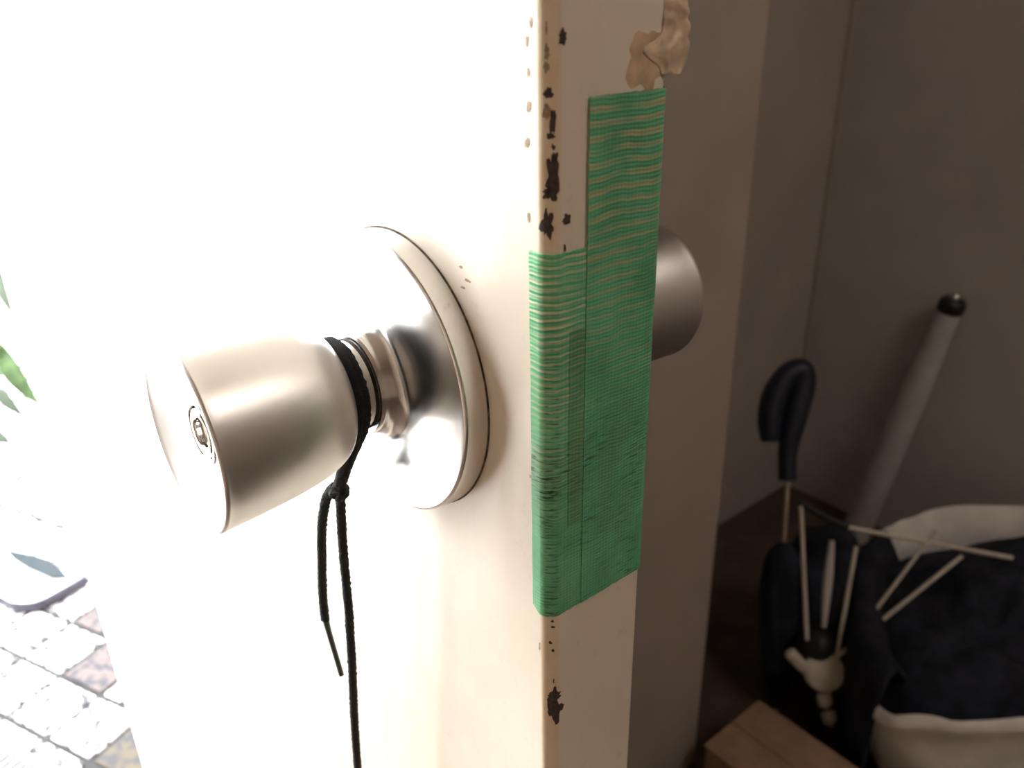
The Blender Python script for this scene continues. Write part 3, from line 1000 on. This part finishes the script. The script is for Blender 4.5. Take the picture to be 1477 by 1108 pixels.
# potted plant
M_LEAF = plain('green_leaf', (0.055, 0.090, 0.038), 0.5, 0, 0.35, 30, 0.0, 0.1)
M_LEAF2 = plain('pale_green_leaf', (0.060, 0.076, 0.056), 0.5, 0, 0.2, 30, 0.0, 0.1)
M_STEM = plain('plant_stem', (0.12, 0.15, 0.05), 0.7)
M_POT = plain('ochre_pot', (0.060, 0.040, 0.014), 0.7, 0, 0.1, 30, 0.0, 0.1)
M_SOIL = plain('potting_soil', (0.05, 0.035, 0.025), 0.95)
pp = empty('potted_plant', (-2.05, -0.055, FZ))
tag(pp, 'leafy green plant in an ochre pot standing outside past the door', 'potted plant')
lathe('pot', (-2.05, -0.075, FZ), (0, 0, 1), [(0.065, 0), (0.085, 0.13), (0.092, 0.13), (0.092, 0.15), (0.082, 0.15), (0.078, 0.12)], M_POT, pp, 40)
lathe('soil', (-2.05, -0.075, FZ), (0, 0, 1), [(0.0785, 0.12), (0.0785, 0.128), (0.01, 0.132)], M_SOIL, pp, 32)


def leaf(base, tip_, width, mat, up=(0.4, -0.5, 0.6)):
    b, t = Vector(base), Vector(tip_)
    a = (t - b)
    s = a.cross(Vector(up)).normalized()
    nrm = s.cross(a).normalized()
    V, Fc = [], []
    N = 8
    for i in range(N + 1):
        q = i / N
        w = width * math.sin(PI * q ** 0.8) ** 0.8 if 0 < i < N else 0.0005
        c = b + a * q - nrm * (0.18 * a.length * (q * q - q * 0.2))
        V += [c - s * w + nrm * w * 0.25, c, c + s * w + nrm * w * 0.25]
    for i in range(N):
        for k in range(2):
            Fc.append((i * 3 + k, i * 3 + k + 1, i * 3 + k + 4, i * 3 + k + 3))
    o = mesh_obj('leaf', V, Fc, mat, pp, smooth=60)
    sd = o.modifiers.new('thickness', 'SOLIDIFY')
    sd.thickness = 0.0008
    return o


tube('stem', [(-2.05, -0.075, FZ + 0.12), (-2.05, -0.04, -0.75), (-2.06, 0.02, -0.60), (-2.07, 0.06, -0.42)], [0.006, 0.005, 0.004, 0.003], M_STEM, pp, 8, 4)
tube('stem', [(-2.04, -0.07, FZ + 0.12), (-2.02, -0.01, -0.80), (-2.00, 0.05, -0.72)], [0.005, 0.004, 0.003], M_STEM, pp, 8, 4)
leaf((-2.1477, 0.163, -0.4500), (-2.0958, 0.1448, -0.5734), 0.020, M_LEAF2, (0.7, -0.7, 0.1))
leaf((-2.08, 0.070, -0.44), (-2.150, 0.150, -0.420), 0.018, M_LEAF2)
leaf((-2.0856, 0.105, -0.6200), (-1.9891, 0.1286, -0.7735), 0.028, M_LEAF, (0.7, -0.7, 0.1))
leaf((-2.0519, 0.075, -0.7200), (-2.0007, 0.0992, -0.7938), 0.018, M_LEAF2, (0.7, -0.7, 0.1))
leaf((-2.07, 0.060, -0.6000), (-2.0495, 0.1250, -0.6760), 0.020, M_LEAF, (0.7, -0.7, 0.1))
tube('stem', [(-2.07, 0.06, -0.42), (-2.11, 0.12, -0.40), (-2.1477, 0.163, -0.4500)], [0.003, 0.0025, 0.002], M_STEM, pp, 8, 4)
tube('stem', [(-2.06, 0.02, -0.60), (-2.08, 0.07, -0.585), (-2.0856, 0.105, -0.6200)], [0.003, 0.0025, 0.002], M_STEM, pp, 8, 4)
leaf((-2.06, 0.04, -0.50), (-2.12, -0.05, -0.52), 0.025, M_LEAF)
leaf((-2.06, 0.02, -0.58), (-2.01, -0.07, -0.60), 0.025, M_LEAF)
leaf((-2.05, 0.00, -0.65), (-2.14, 0.03, -0.72), 0.025, M_LEAF)
leaf((-2.05, -0.01, -0.70), (-1.98, -0.09, -0.74), 0.025, M_LEAF2)
leaf((-2.07, 0.06, -0.42), (-2.08, 0.04, -0.32), 0.020, M_LEAF)
leaf((-2.02, 0.00, -0.78), (-1.96, 0.06, -0.83), 0.020, M_LEAF2)
